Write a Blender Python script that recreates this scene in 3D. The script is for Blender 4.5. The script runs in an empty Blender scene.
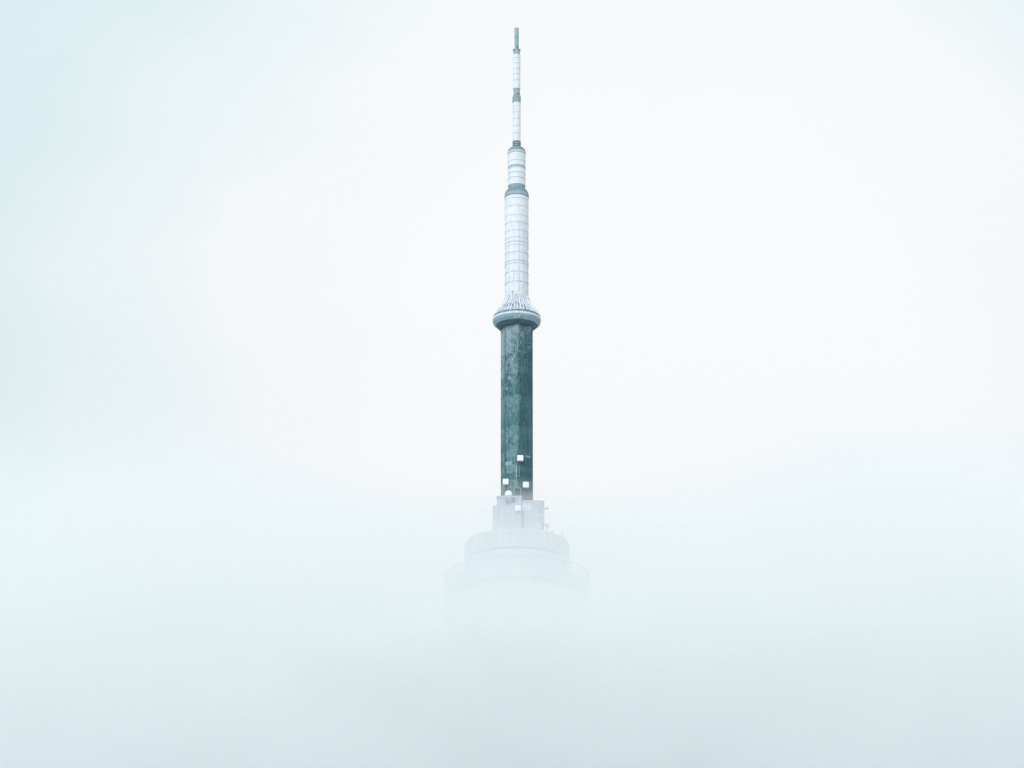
import bpy, bmesh, math, random
from mathutils import Vector
R = math.radians
random.seed(7)
S = bpy.context.scene
COL = S.collection

# ------------------------------------------------------------------ camera
cd = bpy.data.cameras.new('camera')
cam = bpy.data.objects.new('camera', cd)
COL.objects.link(cam)
cam.location = (0, -1200, 2.0)
cam.rotation_euler = (R(90 + 19.24), 0, R(0.083))
cd.sensor_width = 36.0
cd.lens = 36.0 * 3500 / 1024
cd.clip_start = 1.0
cd.clip_end = 30000
S.camera = cam

# ------------------------------------------------------------------ sky
SUN_EL, SUN_AZ = 38.0, -150.0            # azimuth clockwise from +Y: from the front, a little to the left
W = bpy.data.worlds.new('World')
S.world = W
W.use_nodes = True
nt = W.node_tree
nt.nodes.clear()


def N(t, kind, **kw):
    n = t.nodes.new(kind)
    for k, v in kw.items():
        setattr(n, k, v)
    return n


def math_node(t, op, a, b=None, clamp=False):
    n = N(t, 'ShaderNodeMath', operation=op, use_clamp=clamp)
    for i, v in enumerate((a, b)):
        if v is None:
            continue
        if isinstance(v, (int, float)):
            n.inputs[i].default_value = v
        else:
            t.links.new(v, n.inputs[i])
    return n.outputs[0]


def ramp(t, fac, stops, interp='LINEAR'):
    n = N(t, 'ShaderNodeValToRGB')
    n.color_ramp.interpolation = interp
    e = n.color_ramp.elements
    while len(e) < len(stops):
        e.new(0.5)
    for el, (p, c) in zip(e, stops):
        el.position = p
        el.color = (c, c, c, 1) if isinstance(c, (int, float)) else (*c, 1)
    t.links.new(fac, n.inputs[0])
    return n.outputs[0]


def mixc(t, fac, a, b, blend='MIX'):
    n = N(t, 'ShaderNodeMix', data_type='RGBA', blend_type=blend)
    for i, v in ((0, fac), (6, a), (7, b)):
        if isinstance(v, (int, float)):
            n.inputs[i].default_value = v
        elif isinstance(v, tuple):
            n.inputs[i].default_value = (*v, 1)
        else:
            t.links.new(v, n.inputs[i])
    return n.outputs[2]


def noise(t, vec, scale, detail=3, rough=0.5):
    n = N(t, 'ShaderNodeTexNoise')
    n.inputs['Scale'].default_value = scale
    n.inputs['Detail'].default_value = detail
    n.inputs['Roughness'].default_value = rough
    t.links.new(vec, n.inputs['Vector'])
    return n.outputs['Fac']


def scaled(t, vec, s):
    mp = N(t, 'ShaderNodeMapping')
    mp.inputs['Scale'].default_value = s
    t.links.new(vec, mp.inputs[0])
    return mp.outputs[0]


def build_sky(t):
    """Nishita sky nearly covered by an overcast cloud sheet that brightens towards the zenith."""
    sky = N(t, 'ShaderNodeTexSky', sky_type='NISHITA', sun_disc=False)
    sky.sun_elevation = R(SUN_EL)
    sky.sun_rotation = R(SUN_AZ)
    tc = N(t, 'ShaderNodeTexCoord')
    d = tc.outputs['Generated']
    sx = N(t, 'ShaderNodeSeparateXYZ')
    t.links.new(d, sx.inputs[0])
    up = math_node(t, 'MAXIMUM', sx.outputs[2], 0.0)
    cie = ramp(t, up, [(0.0, 0.30), (0.30, 0.325), (0.46, 0.34), (0.75, 0.36), (1.0, 0.38)])   # overcast: brighter overhead
    # and brightest where the sun stands behind the cloud, well behind the camera
    sv = N(t, 'ShaderNodeVectorMath', operation='DOT_PRODUCT')
    t.links.new(d, sv.inputs[0])
    sv.inputs[1].default_value = (math.sin(R(SUN_AZ)) * math.cos(R(SUN_EL)), math.cos(R(SUN_AZ)) * math.cos(R(SUN_EL)), math.sin(R(SUN_EL)))
    lobe = ramp(t, math_node(t, 'MAXIMUM', sv.outputs['Value'], 0.0), [(0.0, 0.0), (0.35, 0.02), (0.75, 0.11), (1.0, 0.22)])
    cie = math_node(t, 'ADD', cie, lobe)
    wp = N(t, 'ShaderNodeTexNoise')
    wp.inputs['Scale'].default_value = 4.0
    t.links.new(d, wp.inputs['Vector'])
    wv = N(t, 'ShaderNodeVectorMath', operation='MULTIPLY_ADD')
    t.links.new(wp.outputs['Color'], wv.inputs[0])
    wv.inputs[1].default_value = (0.10, 0.10, 0.16)
    t.links.new(d, wv.inputs[2])
    n1 = noise(t, scaled(t, wv.outputs[0], (7.0, 7.0, 11.0)), 1.0, 5, 0.5)
    # thinner cloud, brighter, in one broad part of the sky: measured by direction
    thin = N(t, 'ShaderNodeVectorMath', operation='DOT_PRODUCT')
    t.links.new(d, thin.inputs[0])
    az, el = R(2.6), R(18.6)
    thin.inputs[1].default_value = (math.sin(az) * math.cos(el), math.cos(az) * math.cos(el), math.sin(el))
    ang = math_node(t, 'ARCCOSINE', thin.outputs['Value'])
    glow = math_node(t, 'MULTIPLY_ADD', ang, -1 / R(9.6))
    glow.node.inputs[2].default_value = 1.31
    k = math_node(t, 'MULTIPLY_ADD', math_node(t, 'SUBTRACT', n1, 0.5), 0.62)
    t.links.new(glow, k.node.inputs[2])
    k = math_node(t, 'MULTIPLY_ADD', k, 0.5)
    k.node.inputs[2].default_value = 0.5
    tint = ramp(t, k, [(0.15, (0.86, 0.89, 0.92)), (0.42, (0.68, 0.85, 0.885)), (0.58, (0.755, 0.895, 0.915)), (0.70, (0.87, 0.945, 0.965)),
                       (0.81, (0.965, 0.99, 1.0)), (0.96, (1.0, 1.01, 1.015))], 'EASE')
    cl = N(t, 'ShaderNodeVectorMath', operation='SCALE')
    t.links.new(tint, cl.inputs[0])
    t.links.new(math_node(t, 'MULTIPLY', cie, 29.5), cl.inputs['Scale'])
    out = mixc(t, 0.96, sky.outputs[0], cl.outputs[0])
    bg = N(t, 'ShaderNodeBackground')
    bg.inputs['Strength'].default_value = 0.1
    t.links.new(out, bg.inputs['Color'])
    o = N(t, 'ShaderNodeOutputWorld')
    t.links.new(bg.outputs[0], o.inputs[0])


build_sky(nt)

# ------------------------------------------------------------------ sun behind the cloud
sl = bpy.data.lights.new('sun', 'SUN')
sl.energy = 1.4
sl.angle = R(20)
sl.color = (1.0, 0.97, 0.93)
sun = bpy.data.objects.new('sun', sl)
COL.objects.link(sun)
sd = Vector((math.sin(R(SUN_AZ)) * math.cos(R(SUN_EL)), math.cos(R(SUN_AZ)) * math.cos(R(SUN_EL)), math.sin(R(SUN_EL))))
sun.rotation_euler = sd.to_track_quat('Z', 'Y').to_euler()

S.view_settings.view_transform = 'Standard'
S.view_settings.look = 'None'
S.view_settings.exposure = 0.0
S.view_settings.gamma = 1.0
S.view_settings.use_curve_mapping = False
S.cycles.use_denoising = True
S.cycles.max_bounces = 12
S.cycles.volume_bounces = 6
S.cycles.volume_step_rate = 0.25
S.cycles.volume_max_steps = 512


# ------------------------------------------------------------------ materials
def mat(name, base, rough=0.7, spec=0.3):
    m = bpy.data.materials.new(name)
    m.use_nodes = True
    t = m.node_tree
    b = t.nodes['Principled BSDF']
    b.inputs['Base Color'].default_value = (*base, 1)
    b.inputs['Roughness'].default_value = rough
    b.inputs['Specular IOR Level'].default_value = spec
    tc = N(t, 'ShaderNodeTexCoord')
    return m, t, b, tc.outputs['Object']


def weathered(name, base, dirt, amount=0.5, scale=1.2, streak=(1.6, 1.6, 0.12), rough=0.7, spec=0.3):
    """A base colour with blotches and rain streaks of a second colour."""
    m, t, b, v = mat(name, base, rough, spec)
    n1 = noise(t, v, scale, 4, 0.6)
    n2 = noise(t, scaled(t, v, streak), 1.0, 3, 0.6)
    k = math_node(t, 'MULTIPLY', math_node(t, 'ADD', n1, n2), 0.5)
    f = ramp(t, k, [(0.38, 0.0), (0.66, amount)])
    t.links.new(mixc(t, f, base, dirt), b.inputs['Base Color'])
    return m


def concrete_mat():
    """Wet slip-formed concrete: pour lifts, board marks, damp streaks and pale frost patches."""
    m, t, b, v = mat('wet_concrete', (0.14, 0.28, 0.31), 0.75, 0.25)
    big = noise(t, scaled(t, v, (0.24, 0.24, 0.07)), 1.0, 4, 0.62)
    fine = noise(t, scaled(t, v, (1.0, 1.0, 0.7)), 0.9, 5, 0.85)
    streak = noise(t, scaled(t, v, (1.3, 1.3, 0.035)), 1.0, 3, 0.6)
    s = N(t, 'ShaderNodeSeparateXYZ')
    t.links.new(v, s.inputs[0])
    # each lift of the slip form came out a shade lighter or darker
    lift = N(t, 'ShaderNodeTexWhiteNoise', noise_dimensions='1D')
    t.links.new(math_node(t, 'FLOOR', math_node(t, 'MULTIPLY', s.outputs[2], 1 / 2.9)), lift.inputs['W'])
    sn = N(t, 'ShaderNodeVectorMath', operation='SNAP')       # form panels, each cast a little different
    t.links.new(v, sn.inputs[0])
    sn.inputs[1].default_value = (0.72, 0.72, 1.15)
    pan = N(t, 'ShaderNodeTexWhiteNoise', noise_dimensions='3D')
    t.links.new(sn.outputs[0], pan.inputs['Vector'])
    speck = noise(t, scaled(t, v, (1.0, 1.0, 0.8)), 2.2, 3, 0.8)
    k = math_node(t, 'MULTIPLY_ADD', big, 0.45)
    k.node.inputs[2].default_value = -0.52
    for a, w in ((fine, 0.52), (streak, 0.34), (lift.outputs['Value'], 0.18), (pan.outputs['Value'], 0.13), (speck, 0.45)):
        k = math_node(t, 'ADD', k, math_node(t, 'MULTIPLY', a, w))
    c = ramp(t, k, [(0.38, (0.030, 0.092, 0.108)), (0.46, (0.058, 0.142, 0.158)),
                    (0.53, (0.084, 0.176, 0.192)), (0.64, (0.145, 0.240, 0.262))])
    # darker tones towards the right-hand side, the border broken up by the big noise
    right_side = math_node(t, 'ADD', math_node(t, 'MULTIPLY', s.outputs[0], 0.5), math_node(t, 'MULTIPLY', math_node(t, 'SUBTRACT', big, 0.5), 2.4))
    right_fac = ramp(t, right_side, [(0.20, 0.0), (0.55, 0.88)])
    c = mixc(t, right_fac, c, ramp(t, k, [(0.40, (0.026, 0.078, 0.097)), (0.62, (0.052, 0.124, 0.142))]))
    # hoar frost: thick near the head of the shaft, a few specks further down
    head = N(t, 'ShaderNodeMapRange')
    for i, x in ((1, 408.0), (2, 442.0), (3, -0.10), (4, 0.13)):
        head.inputs[i].default_value = x
    t.links.new(s.outputs[2], head.inputs[0])
    fr = noise(t, scaled(t, v, (0.42, 0.42, 0.3)), 1.0, 6, 0.9)
    left = math_node(t, 'MULTIPLY', s.outputs[0], -0.020)
    fr = math_node(t, 'ADD', math_node(t, 'ADD', fr, head.outputs[0]), left)
    ff = ramp(t, math_node(t, 'ADD', fr, math_node(t, 'MULTIPLY', math_node(t, 'SUBTRACT', speck, 0.5), 0.45)), [(0.57, 0.0), (0.66, 0.85)])
    c = mixc(t, ff, c, (0.26, 0.325, 0.375))
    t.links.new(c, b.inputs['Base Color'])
    bu = N(t, 'ShaderNodeBump')
    bu.inputs['Strength'].default_value = 0.35
    bu.inputs['Distance'].default_value = 0.08
    t.links.new(fine, bu.inputs['Height'])
    t.links.new(bu.outputs[0], b.inputs['Normal'])
    return m


M = dict(
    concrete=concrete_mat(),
    radome=weathered('white_radome', (0.65, 0.705, 0.725), (0.50, 0.57, 0.63), 0.85, 0.7, (1.2, 1.2, 0.25), 0.55),
    seam=weathered('seam_flange', (0.46, 0.52, 0.59), (0.34, 0.42, 0.49), 0.5),
    steel=weathered('grey_steel', (0.30, 0.38, 0.44), (0.16, 0.27, 0.30), 0.6, 2.0),
    dark=weathered('dark_steel', (0.085, 0.19, 0.21), (0.045, 0.11, 0.125), 0.7, 2.0),
    tint=weathered('frosted_dark_steel', (0.20, 0.31, 0.34), (0.07, 0.15, 0.17), 0.9, 2.2),
    rib=weathered('frosted_rib', (0.76, 0.80, 0.84), (0.46, 0.54, 0.60), 0.7, 2.5),
    roof=weathered('ring_roof', (0.40, 0.48, 0.56), (0.20, 0.29, 0.35), 0.9, 1.6),
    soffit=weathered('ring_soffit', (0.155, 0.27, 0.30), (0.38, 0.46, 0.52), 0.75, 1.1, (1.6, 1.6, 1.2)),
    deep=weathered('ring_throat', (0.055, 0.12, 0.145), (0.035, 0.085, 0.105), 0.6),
    block=weathered('plant_room_cladding', (0.36, 0.41, 0.49), (0.25, 0.30, 0.37), 0.7, 0.6, (0.9, 0.9, 0.15)),
    white=weathered('white_box_paint', (0.74, 0.79, 0.81), (0.62, 0.69, 0.72), 0.4, 2.0),
    drum=weathered('drum_wall', (0.38, 0.45, 0.49), (0.25, 0.32, 0.37), 0.6, 0.3, (0.5, 0.5, 0.1)),
    deck=weathered('roof_deck', (0.40, 0.47, 0.52), (0.28, 0.35, 0.40), 0.6, 0.4),
    glass=weathered('dark_glazing', (0.08, 0.14, 0.17), (0.05, 0.10, 0.12), 0.5, 0.8, (1, 1, 1), 0.15, 0.6),
    ground=weathered('bounce_ground', (0.68, 0.70, 0.74), (0.50, 0.53, 0.56), 0.8, 0.01, (0.02, 0.02, 0.02), 0.9),  # unseen ground, made pale to bounce light up into the lower fog
)


# ------------------------------------------------------------------ mesh helpers
def obj(name, bm, m, parent=None, loc=None, smooth=None):
    me = bpy.data.meshes.new(name)
    bmesh.ops.recalc_face_normals(bm, faces=bm.faces)
    bm.to_mesh(me)
    bm.free()
    me.materials.append(m)
    if smooth:
        for p in me.polygons:
            p.use_smooth = True
        me.set_sharp_from_angle(angle=R(smooth))
    o = bpy.data.objects.new(name, me)
    COL.objects.link(o)
    o.parent = parent
    if loc:
        o.location = loc
    return o


def lathe(bm, prof, n=96, cx=0, cy=0):
    """Surface of revolution about the vertical through (cx, cy); radius 0 closes it to a point."""
    rings = []
    for r, z in prof:
        if r < 1e-6:
            rings.append([bm.verts.new((cx, cy, z))])
        else:
            rings.append([bm.verts.new((cx + r * math.sin(2 * math.pi * i / n), cy - r * math.cos(2 * math.pi * i / n), z)) for i in range(n)])
    for a, b in zip(rings, rings[1:]):
        for i in range(n):
            j = (i + 1) % n
            if len(a) == 1 and len(b) == 1:
                continue
            if len(a) == 1:
                bm.faces.new((a[0], b[j], b[i]))
            elif len(b) == 1:
                bm.faces.new((a[i], a[j], b[0]))
            else:
                bm.faces.new((a[i], a[j], b[j], b[i]))
    return bm


def turned(prof, n=96):
    return lathe(bmesh.new(), prof, n)


def box(bm, x0, x1, y0, y1, z0, z1, bev=0.0, seg=3, only_vertical=False):
    t = bmesh.new()
    bmesh.ops.create_cube(t, size=1)
    for v in t.verts:
        v.co = Vector(((x0 + x1) / 2 + v.co.x * (x1 - x0), (y0 + y1) / 2 + v.co.y * (y1 - y0), (z0 + z1) / 2 + v.co.z * (z1 - z0)))
    if bev:
        ed = [e for e in t.edges if not only_vertical or abs(e.verts[0].co.z - e.verts[1].co.z) > 1e-6]
        bmesh.ops.bevel(t, geom=ed, offset=bev, segments=seg, affect='EDGES', profile=0.5)
    add(bm, t)
    return bm


def add(bm, t):
    mp = {v: bm.verts.new(v.co) for v in t.verts}
    for f in t.faces:
        bm.faces.new([mp[v] for v in f.verts])
    t.free()


def prism(bm, pts, z0, z1, top=None):
    top = top or pts
    a = [bm.verts.new((x, y, z0)) for x, y in pts]
    b = [bm.verts.new((x, y, z1)) for x, y in top]
    n = len(pts)
    for i in range(n):
        bm.faces.new((a[i], a[(i + 1) % n], b[(i + 1) % n], b[i]))
    bm.faces.new(a[::-1])
    bm.faces.new(b)
    return bm


def tube(bm, p, q, r0, r1=None, n=10):
    r1 = r0 if r1 is None else r1
    p, q = Vector(p), Vector(q)
    d = (q - p).normalized()
    u = d.orthogonal().normalized()
    w = d.cross(u)
    a, b = [], []
    for i in range(n):
        c = 2 * math.pi * i / n
        o = u * math.cos(c) + w * math.sin(c)
        a.append(bm.verts.new(p + o * r0))
        b.append(bm.verts.new(q + o * r1))
    for i in range(n):
        bm.faces.new((a[i], a[(i + 1) % n], b[(i + 1) % n], b[i]))
    bm.faces.new(a[::-1])
    bm.faces.new(b)
    return bm


def pieces(name, bm, m, parent):
    """Every loose piece of the mesh becomes an object of its own."""
    bm.verts.ensure_lookup_table()
    seen = set()
    for v0 in bm.verts:
        if v0 in seen:
            continue
        stack, isl = [v0], []
        seen.add(v0)
        while stack:
            v = stack.pop()
            isl.append(v)
            for e in v.link_edges:
                w = e.other_vert(v)
                if w not in seen:
                    seen.add(w)
                    stack.append(w)
        part = bmesh.new()
        mp = {v: part.verts.new(v.co) for v in isl}
        for f in {f for v in isl for f in v.link_faces}:
            part.faces.new([mp[v] for v in f.verts])
        obj(name, part, m, parent)
    bm.free()


def ring_bm(r, z, h, t, n=96):
    """A hoop: outer radius r, radial thickness t, height h, centred on z."""
    return turned([(r - t, z - h / 2), (r, z - h / 2), (r, z + h / 2), (r - t, z + h / 2), (r - t, z - h / 2)], n)


def polar(r, a, z):
    """a measured from the side that faces the camera, positive to the right."""
    return (r * math.sin(a), -r * math.cos(a), z)


def thing(name, label, cat, loc, rz=0, group=None):
    o = bpy.data.objects.new(name, None)
    COL.objects.link(o)
    o.location = loc
    o.rotation_euler = (0, 0, rz)
    o['label'] = label
    o['category'] = cat
    if group:
        o['group'] = group
    return o


# ------------------------------------------------------------------ ground
g = obj('ground', lathe(bmesh.new(), [(0, 0), (60, 0), (400, 0), (2500, 0), (12000, -8)], 64), M['ground'])
g['kind'] = 'structure'

# ------------------------------------------------------------------ the tower
T = thing('broadcast_tower', 'tall concrete broadcast tower with a white antenna spire rising out of the fog', 'tower', (0, 0, 0))

# hexagonal concrete shaft with one wide face left and one right of the front arris
HEX = [(-5.84, 1.6), (-4.35, -3.1), (0.62, -5.9), (5.84, -2.5), (5.3, 2.6), (0.2, 5.9)]


def hexprism(bm, s, z0, z1, s1=None):
    return prism(bm, [(x * s, y * s) for x, y in HEX], z0, z1, [(x * (s1 or s), y * (s1 or s)) for x, y in HEX])


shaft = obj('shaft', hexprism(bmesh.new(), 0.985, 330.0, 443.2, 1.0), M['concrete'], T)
# thin downpipes and cable trays clipped along the arrises
bm = bmesh.new()
box(bm, 5.55, 5.80, -2.75, -2.50, 366, 442, 0.03, 1)
box(bm, -4.42, -4.22, -3.38, -3.12, 366, 442, 0.03, 1)
pieces('cable_tray', bm, M['dark'], shaft)

# lower shaft: three buttresses tapering in towards the pod, down in the fog
bm = bmesh.new()
for k in range(3):
    a = R(30 + 120 * k)
    ca, sa = math.cos(a), math.sin(a)

    def rot(p):
        return (p[0] * ca - p[1] * sa, p[0] * sa + p[1] * ca)
    prism(bm, [rot(p) for p in ((2.0 + k * .01, -3.4), (27, -2.6), (27, 2.6), (2.0 + k * .01, 3.4))], -0.5, 329.9,
          [rot(p) for p in ((2.0 + k * .01, -3.0), (10.5, -2.2), (10.5, 2.2), (2.0 + k * .01, 3.0))])
hexprism(bm, 1.25, -0.4, 329.8, 0.99)
obj('buttressed_base', bm, M['drum'], T)

# pale access ladder on the right-hand face, hatch plates
fn = Vector((3.4, -5.22, 0)).normalized()       # outward normal of the right front face
ft = Vector((5.22, 3.4, 0)).normalized()


def on_right(s, d, z):                            # point on the right front face, s metres from the front arris
    p = Vector((0.62, -5.9, 0)) * 0.99 + ft * s + fn * d
    return (p.x, p.y, z)


ln = Vector((-2.8, -4.97, 0)).normalized()
lt = Vector((-4.97, 2.8, 0)).normalized()


def on_left(s, d, z):
    p = Vector((0.62, -5.9, 0)) * 0.99 + lt * s + ln * d
    return (p.x, p.y, z)


bm = bmesh.new()
for k in range(9):
    zz = 383.7 + k * 0.46
    tube(bm, on_left(0.92, 0.16, zz), on_left(0.62, 0.16, zz), 0.10)
    tube(bm, on_right(0.10, 0.2, zz), on_right(0.34, 0.2, zz), 0.07)
rungs = bm
bm = bmesh.new()
tube(bm, on_left(0.94, 0.1, 383.3), on_left(0.94, 0.1, 387.8), 0.05)
tube(bm, on_left(0.60, 0.1, 383.3), on_left(0.60, 0.1, 387.8), 0.05)
lad = obj('ladder', bm, M['steel'], T)
pieces('rung', rungs, M['white'], lad)


def plate(bm, fnc, s0, s1, z0, z1, d=0.08):
    q = [fnc(s0, -0.02, z0), fnc(s1, -0.02, z0), fnc(s1, d, z0), fnc(s0, d, z0)]
    prism(bm, [p[:2] for p in q], z0, z1)


bm = bmesh.new()
for k in range(6):
    plate(bm, on_left, 2.75 + k * 0.48, 3.12 + k * 0.48, 388.6, 390.0)
pieces('vent_grille', bm, M['steel'], T)
bm = bmesh.new()
for s0, zz, w in ((2.9, 391.5, 2.2),):
    plate(bm, on_right, s0, s0 + w, zz, zz + 0.8, 0.03)
pieces('wall_plate', bm, M['tint'], T)
# framed doorway low on the shaft, above the plant rooms
bm = bmesh.new()
box(bm, -1.05, -0.85, -6.25, -4.2, 374.5, 379.2)
box(bm, 1.25, 1.45, -6.25, -4.2, 374.5, 379.2)
box(bm, -1.05, 1.45, -6.25, -4.2, 379.2, 379.4)
bmesh.ops.remove_doubles(bm, verts=bm.verts, dist=1e-4)
obj('door_frame', bm, M['steel'], T)

# ------------------------------------------------------------------ ring pod (the small upper pod)
RP = [(4.5, 453.9), (4.76, 452.5), (5.5, 451.1), (6.6, 449.75), (7.6, 448.45), (8.25, 447.4), (8.52, 446.7)]
ring = obj('ring_pod', turned([(4.2, 454.2)] + RP + [(8.44, 446.7), (8.44, 446.25), (8.77, 446.2), (8.80, 445.5), (8.78, 445.1)], 128), M['roof'], T, smooth=40)
bm = bmesh.new()                                   # raised fins over the domed roof
NF = 44
for k in range(NF):
    a = 2 * math.pi * k / NF + 0.03
    hw = (0.13, 0.17, 0.22, 0.10, 0.15)[(k * 7) % 5]
    pts = []
    for (r, z) in RP:
        pts.append((r, z))
    L = []
    for r, z in pts:
        row = []
        for da, dr in ((-hw, -0.05), (-hw * .7, 0.22), (hw * .7, 0.22), (hw, -0.05)):
            row.append(bm.verts.new(polar(r + dr, a + da / r, z + dr * 0.6)))
        L.append(row)
    for p, q in zip(L, L[1:]):
        for i in range(3):
            bm.faces.new((p[i], p[i + 1], q[i + 1], q[i]))
    bm.faces.new(L[0])
    bm.faces.new(L[-1][::-1])
pieces('roof_fin', bm, M['rib'], ring)
bm = bmesh.new()                                   # dark louvres between some of the fins
rnd = random.Random(3)
for k in range(NF):
    a = 2 * math.pi * (k + 0.5) / NF + 0.03
    if rnd.random() < 0.8:
        z1 = rnd.uniform(448.6, 450.9)
        z0 = z1 - rnd.uniform(0.5, 2.2)
        def rad(z):
            for (r0, a0), (r1, a1) in zip(RP, RP[1:]):
                if a1 <= z <= a0:
                    return r0 + (r1 - r0) * (a0 - z) / (a0 - a1)
            return 8.5
        w = rnd.uniform(0.12, 0.24)
        q = []
        for z in (z1, (z0 + z1) / 2, z0):
            q.append([bm.verts.new(polar(rad(z) + 0.06, a + s * w / rad(z), z + 0.05)) for s in (-1, 1)])
        for p, r in zip(q, q[1:]):
            bm.faces.new((p[0], p[1], r[1], r[0]))
pieces('louvre', bm, M['dark'], ring)
bm = bmesh.new()                                   # dark slots of the window groove round the rim
for k in range(88):
    if rnd.random() < 0.8:
        a0 = 2 * math.pi * k / 88
        v = [bm.verts.new(polar(8.50, a0 + s * 0.030, z)) for s, z in ((-1, 446.28), (1, 446.28), (1, 446.64), (-1, 446.64))]
        bm.faces.new(v)
pieces('rim_slot', bm, M['deep'], ring)
obj('soffit', turned([(8.78, 445.1), (8.72, 444.6), (8.45, 443.95), (7.65, 443.3)], 128), M['soffit'], ring, smooth=40)
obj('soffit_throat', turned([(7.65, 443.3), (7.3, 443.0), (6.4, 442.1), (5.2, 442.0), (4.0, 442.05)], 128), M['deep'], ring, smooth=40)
obj('rim_band', ring_bm(8.83, 445.5, 0.35, 0.2, 128), M['rib'], ring)
bm = bmesh.new()                                   # light patch of access plates under the ring
for k in range(3):
    a = R(-6 + 5.5 * k)
    tube(bm, polar(8.25, a, 443.9), polar(8.25, a, 443.45), 0.22)
tube(bm, polar(7.5, R(24), 443.25), polar(8.3, R(24), 443.8), 0.07)
tube(bm, polar(7.5, R(28), 443.25), polar(8.3, R(28), 443.8), 0.05)
pieces('soffit_lamp', bm, M['seam'], ring)

# ------------------------------------------------------------------ spire
def hatch_cage(r, z0, z1, n=10):
    """Lattice collar: crossing diagonals between two hoops."""
    bm = bmesh.new()
    for k in range(n):
        a0, a1 = 2 * math.pi * k / n, 2 * math.pi * (k + 1) / n
        tube(bm, polar(r, a0, z0), polar(r, a1, z1), 0.09, n=6)
        tube(bm, polar(r, a1, z0), polar(r, a0, z1), 0.09, n=6)
    for z in (z0, (z0 + z1) / 2, z1):
        add(bm, ring_bm(r + 0.08, z, 0.16, 0.2, 48))
    return bm


# widest radome tube above the ring pod
tube3 = obj('antenna_radome', turned([(4.30, 454.2), (4.36, 493.2), (4.32, 493.8)], 96), M['radome'], T, smooth=30)
bm = bmesh.new()
for k, z in enumerate((492.2, 489.2, 485.5, 482.7, 479.4, 476.6, 475.0, 473.6, 470.8, 467.5, 466.4, 463.2, 459.3)):
    add(bm, ring_bm(4.40, z, 0.16 if k % 3 else 0.26, 0.2))
pieces('radome_hoop', bm, M['seam'], tube3)
bm = bmesh.new()
rnd = random.Random(11)
for a in (-42, -14, 12, 37, 64, -70, 110, 180, 250):
    z = 455.0
    while z < 480:
        h = rnd.uniform(1.6, 4.0)
        box_a = R(a)
        p = [polar(4.33, box_a - 0.014, 0), polar(4.33, box_a + 0.014, 0), polar(4.385, box_a + 0.014, 0), polar(4.385, box_a - 0.014, 0)]
        prism(bm, [q[:2] for q in p], z, z + h)
        z += h + rnd.uniform(0.25, 0.8)
pieces('radome_seam', bm, M['seam'], tube3)
bm = bmesh.new()
for a, z in ((-21, 454.5), (150, 455.2)):
    p = [polar(4.33, R(a) - 0.05, 0), polar(4.33, R(a) + 0.05, 0), polar(4.46, R(a) + 0.05, 0), polar(4.46, R(a) - 0.05, 0)]
    prism(bm, [q[:2] for q in p], z, z + 0.9)
pieces('access_hatch', bm, M['steel'], tube3)

# shoulder and neck above it
sh = obj('spire_shoulder', turned([(4.32, 493.7), (4.48, 493.8), (4.48, 494.9), (4.25, 495.4), (3.7, 496.3), (3.05, 496.9)], 96), M['steel'], T, smooth=30)
obj('shoulder_rim', turned([(4.45, 494.95), (4.36, 495.45), (3.78, 496.5), (3.07, 497.1)], 96), M['tint'], sh, smooth=30)
bm = bmesh.new()
for k in range(40):
    a = 2 * math.pi * k / 40
    tube(bm, polar(4.38, a, 493.6), polar(4.50, a, 493.6), 0.16, n=6)
pieces('bolt_head', bm, M['dark'], sh)
nk = obj('spire_neck', turned([(3.06, 496.8), (3.06, 498.3)], 64), M['steel'], T, smooth=30)
bm = bmesh.new()
for k in range(26):
    a = 2 * math.pi * k / 26
    tube(bm, polar(3.02, a, 497.1 + (k % 2) * .5), polar(3.16, a, 497.1 + (k % 2) * .5), 0.2, n=6)
pieces('bolt_head', bm, M['dark'], nk)

# middle radome tube
tube2 = obj('antenna_radome', turned([(3.22, 498.3), (3.29, 510.9)], 80), M['radome'], T, smooth=30)
bm = bmesh.new()
for z in (507.8, 505.0, 503.0, 501.0):
    add(bm, ring_bm(3.33, z, 0.22, 0.2, 80))
pieces('radome_hoop', bm, M['seam'], tube2)
obj('radome_bands', turned([(3.24, 505.1), (3.30, 505.15), (3.30, 506.0), (3.24, 506.05)], 80), M['block'], tube2)
s2 = obj('spire_shoulder', turned([(3.29, 510.9), (3.40, 511.0), (3.40, 511.9), (3.15, 512.5), (2.5, 513.3), (1.40, 513.8)], 80), M['seam'], T, smooth=30)
obj('shoulder_rim', turned([(3.38, 511.95), (3.26, 512.6), (2.57, 513.5), (1.40, 514.0)], 80), M['tint'], s2, smooth=30)
bm = bmesh.new()
for k in range(26):
    a = 2 * math.pi * (k + .5) / 26
    tube(bm, polar(3.32, a, 511.2), polar(3.43, a, 511.2), 0.14, n=6)
pieces('bolt_head', bm, M['dark'], s2)
ct = obj('lattice_collar', turned([(1.38, 513.7), (1.38, 516.3)], 48), M['seam'], T, smooth=30)
obj('lattice', hatch_cage(1.46, 514.2, 516.1), M['dark'], ct)

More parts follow.
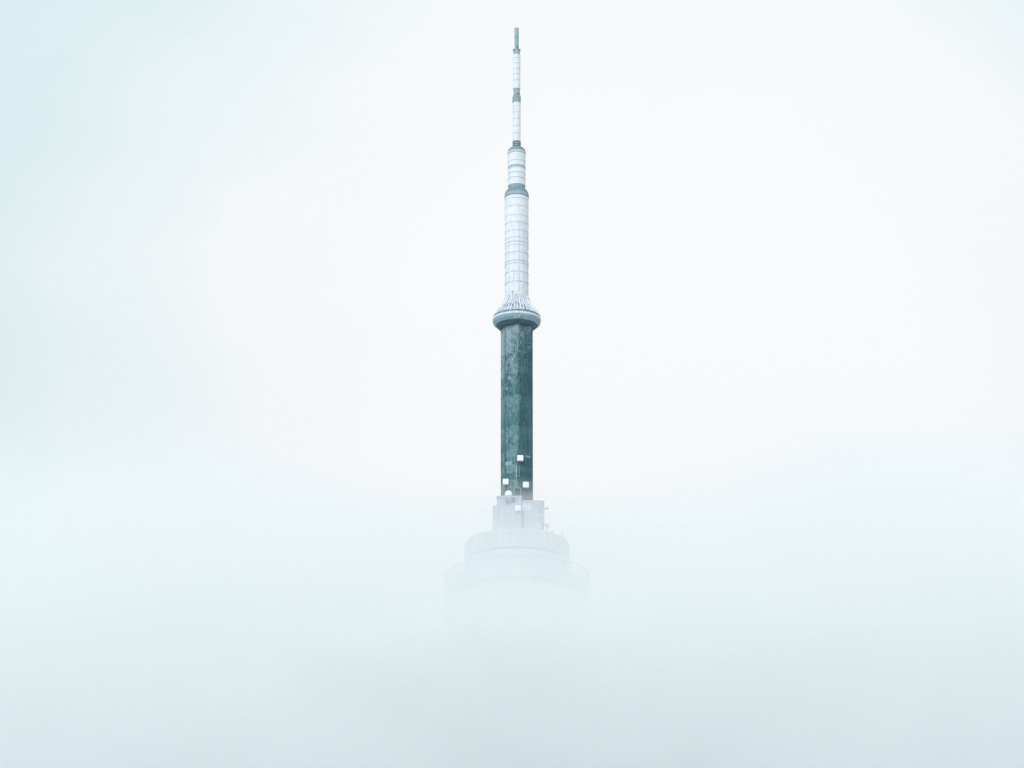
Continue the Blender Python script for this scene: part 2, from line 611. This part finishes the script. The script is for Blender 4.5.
# slim radome, lattice collar, upper slim radome
tube1 = obj('antenna_radome', turned([(1.44, 516.3), (1.47, 532.0)], 48), M['radome'], T, smooth=30)
bm = bmesh.new()
for z in (519.5, 522.4, 525.2, 528.0, 530.4):
    add(bm, ring_bm(1.485, z, 0.16, 0.2, 48))
pieces('radome_hoop', bm, M['seam'], tube1)
ct = obj('lattice_collar', turned([(1.40, 532.0), (1.40, 534.1)], 48), M['seam'], T, smooth=30)
obj('lattice', hatch_cage(1.50, 532.1, 534.0), M['steel'], ct)
ct = obj('dark_sleeve', turned([(1.52, 534.1), (1.52, 534.8), (1.2, 534.9), (1.22, 537.4), (1.35, 537.6)], 48), M['steel'], T, smooth=30)
bm = bmesh.new()
for a, z in ((10, 535.2), (24, 534.9), (48, 535.5), (-6, 534.75), (-34, 534.5), (66, 534.6)):
    tube(bm, polar(1.15, R(a), z), polar(1.62, R(a), z), 0.16, n=6)
pieces('bracket', bm, M['dark'], ct)
tube0 = obj('antenna_radome', turned([(1.37, 537.6), (1.42, 551.6)], 48), M['radome'], T, smooth=30)
bm = bmesh.new()
for z in (541.2, 543.5, 545.7, 548.0, 550.0):
    add(bm, ring_bm(1.43, z, 0.18, 0.2, 48))
pieces('radome_hoop', bm, M['seam'], tube0)
ct = obj('dark_sleeve', turned([(1.42, 551.6), (1.24, 551.7), (1.30, 553.3), (1.46, 553.4), (1.46, 553.8), (0.8, 553.9)], 48), M['steel'], T, smooth=30)
bm = bmesh.new()
for a, z in ((6, 553.9), (28, 553.6), (-40, 553.6), (20, 554.5), (60, 553.4)):
    tube(bm, polar(0.7, R(a), z), polar(1.5, R(a), z), 0.18, n=6)
pieces('bracket', bm, M['dark'], ct)
bm = turned([(0.80, 553.9), (0.82, 562.4), (0.74, 562.7), (0, 562.75)], 40)
tip = obj('mast_tip', bm, M['steel'], T, smooth=30)
bm = bmesh.new()
for z in (555.3, 558.8):
    tube(bm, polar(0.78, R(-8), z), polar(0.95, R(-8), z), 0.16, n=6)
pieces('beacon', bm, M['dark'], tip)
for x, z1, r in ((0.62, 566.9, 0.055), (-0.62, 564.2, 0.09)):
    obj('lightning_rod', tube(bmesh.new(), (x, -0.1, 562.3), (x, -0.1, z1), r, r * 0.5, 8), M['radome'], T)

# ------------------------------------------------------------------ plant rooms round the foot of the shaft
pa = obj('plant_room', box(bmesh.new(), -7.06, 1.85, -8.0, -3.0, 361.0, 375.9, 0.45, 3), M['block'], T, smooth=50)
bm = bmesh.new()
box(bm, -7.25, 2.0, -8.2, -7.9, 375.35, 375.75, 0.05, 1)
box(bm, -7.25, -6.95, -7.9, -3.0, 375.35, 375.75, 0.05, 1)
pieces('parapet_rail', bm, M['seam'], pa)
bm = bmesh.new()
box(bm, -3.95, -3.45, -8.3, -7.9, 372.7, 374.7)
box(bm, -3.05, -2.45, -8.3, -7.9, 373.0, 374.3)
box(bm, -1.95, -1.5, -8.3, -7.9, 373.2, 375.1)
box(bm, -1.3, -0.7, -8.3, -7.9, 373.2, 375.0)
pieces('louvre', bm, M['dark'], pa)
bm = box(bmesh.new(), -8.58, 1.80, -9.0, -2.5, 358.0, 372.05, 0.5, 3)
pb = obj('plant_room', bm, M['block'], T, smooth=50)
bm = bmesh.new()
for k in range(4):
    box(bm, -7.9 + k * 2.35, -7.75 + k * 2.35, -9.06, -8.9, 359.5, 371.2, 0.02, 1)
pieces('cladding_batten', bm, M['seam'], pb)
pc = obj('plant_room', box(bmesh.new(), 1.83, 9.79, -7.6, 3.0, 366.2, 374.4, 0.6, 4), M['block'], T, smooth=50)
bm = bmesh.new()
for k in range(3):
    box(bm, 3.0 + k * 2.0, 3.14 + k * 2.0, -7.68, -7.4, 367.6, 373.0, 0.02, 1)
box(bm, 1.9, 5.2, -7.72, -7.4, 370.3, 372.9, 0.05, 1)
pieces('cladding_batten', bm, M['seam'], pc)
obj('plant_room', box(bmesh.new(), 1.82, 9.0, -7.55, 2.5, 358.0, 366.49, 1.0, 4, True), M['block'], T, smooth=50)

# ------------------------------------------------------------------ main pod in the fog
ud = obj('upper_drum', turned([(0, 361.2), (17.4, 360.8), (18.3, 360.45), (18.58, 359.9), (18.58, 353.9), (18.3, 353.8), (18.3, 353.2), (18.6, 353.1), (18.6, 345.5)], 128), M['drum'], T, smooth=30)
bm = bmesh.new()
for k in range(48):
    a = 2 * math.pi * k / 48
    tube(bm, polar(18.63, a, 354.3), polar(18.63, a, 359.2), 0.09, n=6)
pieces('wall_rib', bm, M['tint'], ud)
obj('window_band', turned([(18.33, 353.8), (18.35, 353.2)], 128), M['glass'], ud)
ld = obj('lower_drum', turned([(18.6, 345.9), (18.9, 345.6), (25.3, 345.3), (26.0, 345.0), (26.0, 341.2), (25.6, 341.0), (25.6, 338.6), (26.2, 338.4), (26.2, 334.0), (24.6, 331.0), (23.6, 330.5)], 144), M['drum'], T, smooth=30)
obj('window_band', turned([(25.7, 340.9), (25.72, 338.7)], 144), M['tint'], ld)
obj('pod_underside', turned([(23.6, 330.5), (22.9, 329.0), (23.6, 326.4), (22.2, 324.0), (18.0, 322.6), (12.0, 321.5), (4.0, 315.0)], 128), M['drum'], T, smooth=40)
bm = bmesh.new()
rail = obj('roof_railing', ring_bm(25.75, 348.3, 0.26, 0.2, 128), M['tint'], T)
obj('mid_rail', ring_bm(25.72, 346.9, 0.12, 0.15, 128), M['steel'], rail)
bm.free()
for k in range(48):
    a = 2 * math.pi * (k + .35) / 48
    obj('rail_post', tube(bmesh.new(), polar(25.62, a, 345.05), polar(25.62, a, 348.3), 0.14, n=8), M['tint'], rail)


# ------------------------------------------------------------------ things fixed to the tower, each lifted off on its own
def antenna_box(label, x, y, z, rz, s=2.2, group=None):
    o = thing('antenna_box', label, 'antenna', (x, y, z), rz, group)
    obj('housing', box(bmesh.new(), -s / 2, s / 2, -0.95, 0.0, -s / 2, s / 2, 0.28, 4), M['white'], o, smooth=50)
    bm = bmesh.new()
    for sx in (-1, 1):
        tube(bm, (sx * s * 0.3, -0.05, -s * 0.35), (sx * s * 0.3, 0.55, -s * 0.35), 0.09)
        tube(bm, (sx * s * 0.3, -0.05, s * 0.35), (sx * s * 0.3, 0.55, s * 0.35), 0.09)
    pieces('bracket', bm, M['steel'], o)
    bm = bmesh.new()
    box(bm, -s * 0.42, s * 0.42, -1.0, -0.9, -s * 0.42, s * 0.42, 0.06, 2)
    obj('front_panel', bm, M['white'], o)
    return o


GA = 'white antenna boxes on the shaft'
rzr = math.atan2(fn.y, fn.x) + math.pi / 2
rzl = math.atan2(ln.y, ln.x) + math.pi / 2
p = on_right(0.45, 0.45, 390.4)
antenna_box('highest white antenna box on the dark shaft, above the short ladder', *p, 0.06, 2.2, GA)
p = on_left(4.9, 0.55, 382.15)
antenna_box('white antenna box on the left face of the shaft, above the small dome', *p, -0.05, 2.15, GA)
p = on_right(2.7, 0.6, 380.7)
antenna_box('white antenna box low on the right face of the dark shaft', *p, 0.04, 2.2, GA)
antenna_box('white antenna box fixed to the pale plant room wall in the fog', 0.40, -9.45, 370.5, 0, 2.15)

d = thing('radome_dome', 'small white dome sitting on the parapet of the plant room', 'dome', (-2.95, -6.6, 375.9))
obj('shell', turned([(1.28, 0.25), (1.33, 0.75), (1.25, 1.3), (1.0, 1.8), (0.6, 2.15), (0, 2.28)], 40), M['white'], d, smooth=60)
obj('base_ring', turned([(1.2, 0.0), (1.4, 0.0), (1.4, 0.28), (1.2, 0.28)], 40), M['seam'], d)


def dish(label, x, y, z, r, h, group=None):
    o = thing('dish_antenna', label, 'dish', (x, y, z), 0, group)
    obj('post', tube(bmesh.new(), (0, 0, 0), (0, 0, h), 0.24), M['steel'], o)
    prof = [(0.25, h), (r * 0.55, h + 0.25), (r * 0.9, h + 0.75), (r, h + 1.15), (r * 0.8, h + 1.35), (r * 0.4, h + 1.5), (0, h + 1.55)]
    obj('bowl', turned(prof, 32), M['block'], o, smooth=60)
    return o


dish('mushroom shaped dish on a post standing on the drum roof right of the plant rooms', 10.7, -13.4, 360.9, 0.85, 1.3)
o = thing('mast_pole', 'thin stub pole standing at the right edge of the drum roof', 'pole', (16.1, -8.2, 359.9))
obj('shaft', tube(bmesh.new(), (0, 0, 0), (0, 0, 2.1), 0.28, 0.2), M['block'], o)
obj('foot_plate', box(bmesh.new(), -0.5, 0.5, -0.5, 0.5, 0.0, 0.18, 0.03, 1), M['steel'], o)
o = thing('roof_vent', 'low flat vent on the drum roof between the dish and the stub pole', 'vent', (12.4, -12.1, 360.5))
obj('cowl', box(bmesh.new(), -0.75, 0.75, -0.5, 0.5, 0.35, 0.8, 0.12, 2), M['steel'], o)
obj('neck', box(bmesh.new(), -0.5, 0.5, -0.35, 0.35, 0.0, 0.36), M['steel'], o)
o = thing('whip_aerial', 'small aerial on a bracket sticking out of the top right plant room wall', 'aerial', (9.75, -3.0, 372.2))
bm = tube(bmesh.new(), (-0.1, 0, 0.3), (1.5, 0, 0.3), 0.2)
obj('arm', bm, M['steel'], o)
bm = tube(bmesh.new(), (1.15, 0, 0.0), (1.15, 0, 0.75), 0.22)
obj('head', bm, M['steel'], o)
o = thing('wall_cabinet', 'grey cabinet hung on the right plant room wall near its lower edge', 'cabinet', (8.55, -7.6, 367.6))
obj('cabinet_body', box(bmesh.new(), -0.95, 0.75, -0.55, -0.02, -0.5, 0.5, 0.08, 2), M['steel'], o)
obj('hood', box(bmesh.new(), -1.05, 0.85, -0.7, -0.02, 0.52, 0.62, 0.03, 1), M['seam'], o)
o = thing('wall_cabinet', 'narrow grey cabinet hung high on the right plant room wall under the aerial', 'cabinet', (8.3, -7.6, 370.9))
obj('cabinet_body', box(bmesh.new(), -0.35, 0.35, -0.5, -0.02, -1.1, 1.1, 0.08, 2), M['steel'], o)
obj('hood', box(bmesh.new(), -0.42, 0.42, -0.6, -0.02, 1.12, 1.22, 0.03, 1), M['seam'], o)


# ------------------------------------------------------------------ fog bank
def fog_material():
    m = bpy.data.materials.new('low_cloud')
    m.use_nodes = True
    t = m.node_tree
    t.nodes.clear()
    geo = N(t, 'ShaderNodeNewGeometry')
    v = geo.outputs['Position']
    s = N(t, 'ShaderNodeSeparateXYZ')
    t.links.new(v, s.inputs[0])
    y = s.outputs[1]
    # the top of the bank lies level behind the tower and slopes down in front of it
    top = math_node(t, 'MULTIPLY_ADD', math_node(t, 'MINIMUM', y, 0.0), 0.305)
    top.node.inputs[2].default_value = 384.5
    n1 = noise(t, scaled(t, v, (0.0065, 0.009, 0.016)), 1.0, 4, 0.55)
    n2 = noise(t, scaled(t, v, (0.022, 0.022, 0.04)), 1.0, 4, 0.6)
    # calm close to the tower, billowing further out to either side
    far = N(t, 'ShaderNodeMapRange', interpolation_type='SMOOTHSTEP')
    for i, x in ((1, 15.0), (2, 130.0), (3, 16.0), (4, 110.0)):
        far.inputs[i].default_value = x
    t.links.new(math_node(t, 'ABSOLUTE', s.outputs[0]), far.inputs[0])
    top = math_node(t, 'ADD', top, math_node(t, 'MULTIPLY', math_node(t, 'SUBTRACT', n1, 0.5), far.outputs[0]))
    rise = math_node(t, 'MULTIPLY', math_node(t, 'SUBTRACT', far.outputs[0], 16.0), 1 / 94.0)
    top = math_node(t, 'ADD', top, math_node(t, 'MULTIPLY', rise, 24.0))
    depth = math_node(t, 'SUBTRACT', top, s.outputs[2])
    depth = math_node(t, 'DIVIDE', depth, math_node(t, 'ADD', math_node(t, 'MULTIPLY', rise, 1.1), 1.0))
    u = math_node(t, 'MULTIPLY', depth, 1 / 110.0, clamp=True)
    den = ramp(t, u, [(0.0, 0.0), (0.05, 0.03), (0.11, 0.14), (0.155, 0.22), (0.2, 0.29), (0.3, 0.42), (0.45, 0.72), (1.0, 0.92)])
    edge = None
    for src, a, b in ((y, -250, -150), (y, 130, 50), (s.outputs[0], -420, -300), (s.outputs[0], 420, 300), (s.outputs[2], 152, 185)):
        n = N(t, 'ShaderNodeMapRange', interpolation_type='SMOOTHSTEP')
        n.inputs[1].default_value, n.inputs[2].default_value = a, b
        t.links.new(src, n.inputs[0])
        edge = n.outputs[0] if edge is None else math_node(t, 'MULTIPLY', edge, n.outputs[0])
    den = math_node(t, 'MULTIPLY', den, edge)
    wisp = math_node(t, 'MULTIPLY_ADD', n2, 2.6)
    wisp.node.inputs[2].default_value = -0.3
    den = math_node(t, 'MULTIPLY', math_node(t, 'MULTIPLY', den, wisp), 0.028)
    pv = N(t, 'ShaderNodeVolumePrincipled')
    pv.inputs['Color'].default_value = (0.92, 0.957, 0.96, 1)
    pv.inputs['Anisotropy'].default_value = 0.2
    t.links.new(den, pv.inputs['Density'])
    o = N(t, 'ShaderNodeOutputMaterial')
    t.links.new(pv.outputs[0], o.inputs['Volume'])
    return m


fb = obj('fog', box(bmesh.new(), -420, 420, -250, 130, 150, 478), fog_material())
fb['label'] = 'bank of pale low cloud swallowing the foot of the tower'
fb['kind'] = 'stuff'
fb['category'] = 'fog'
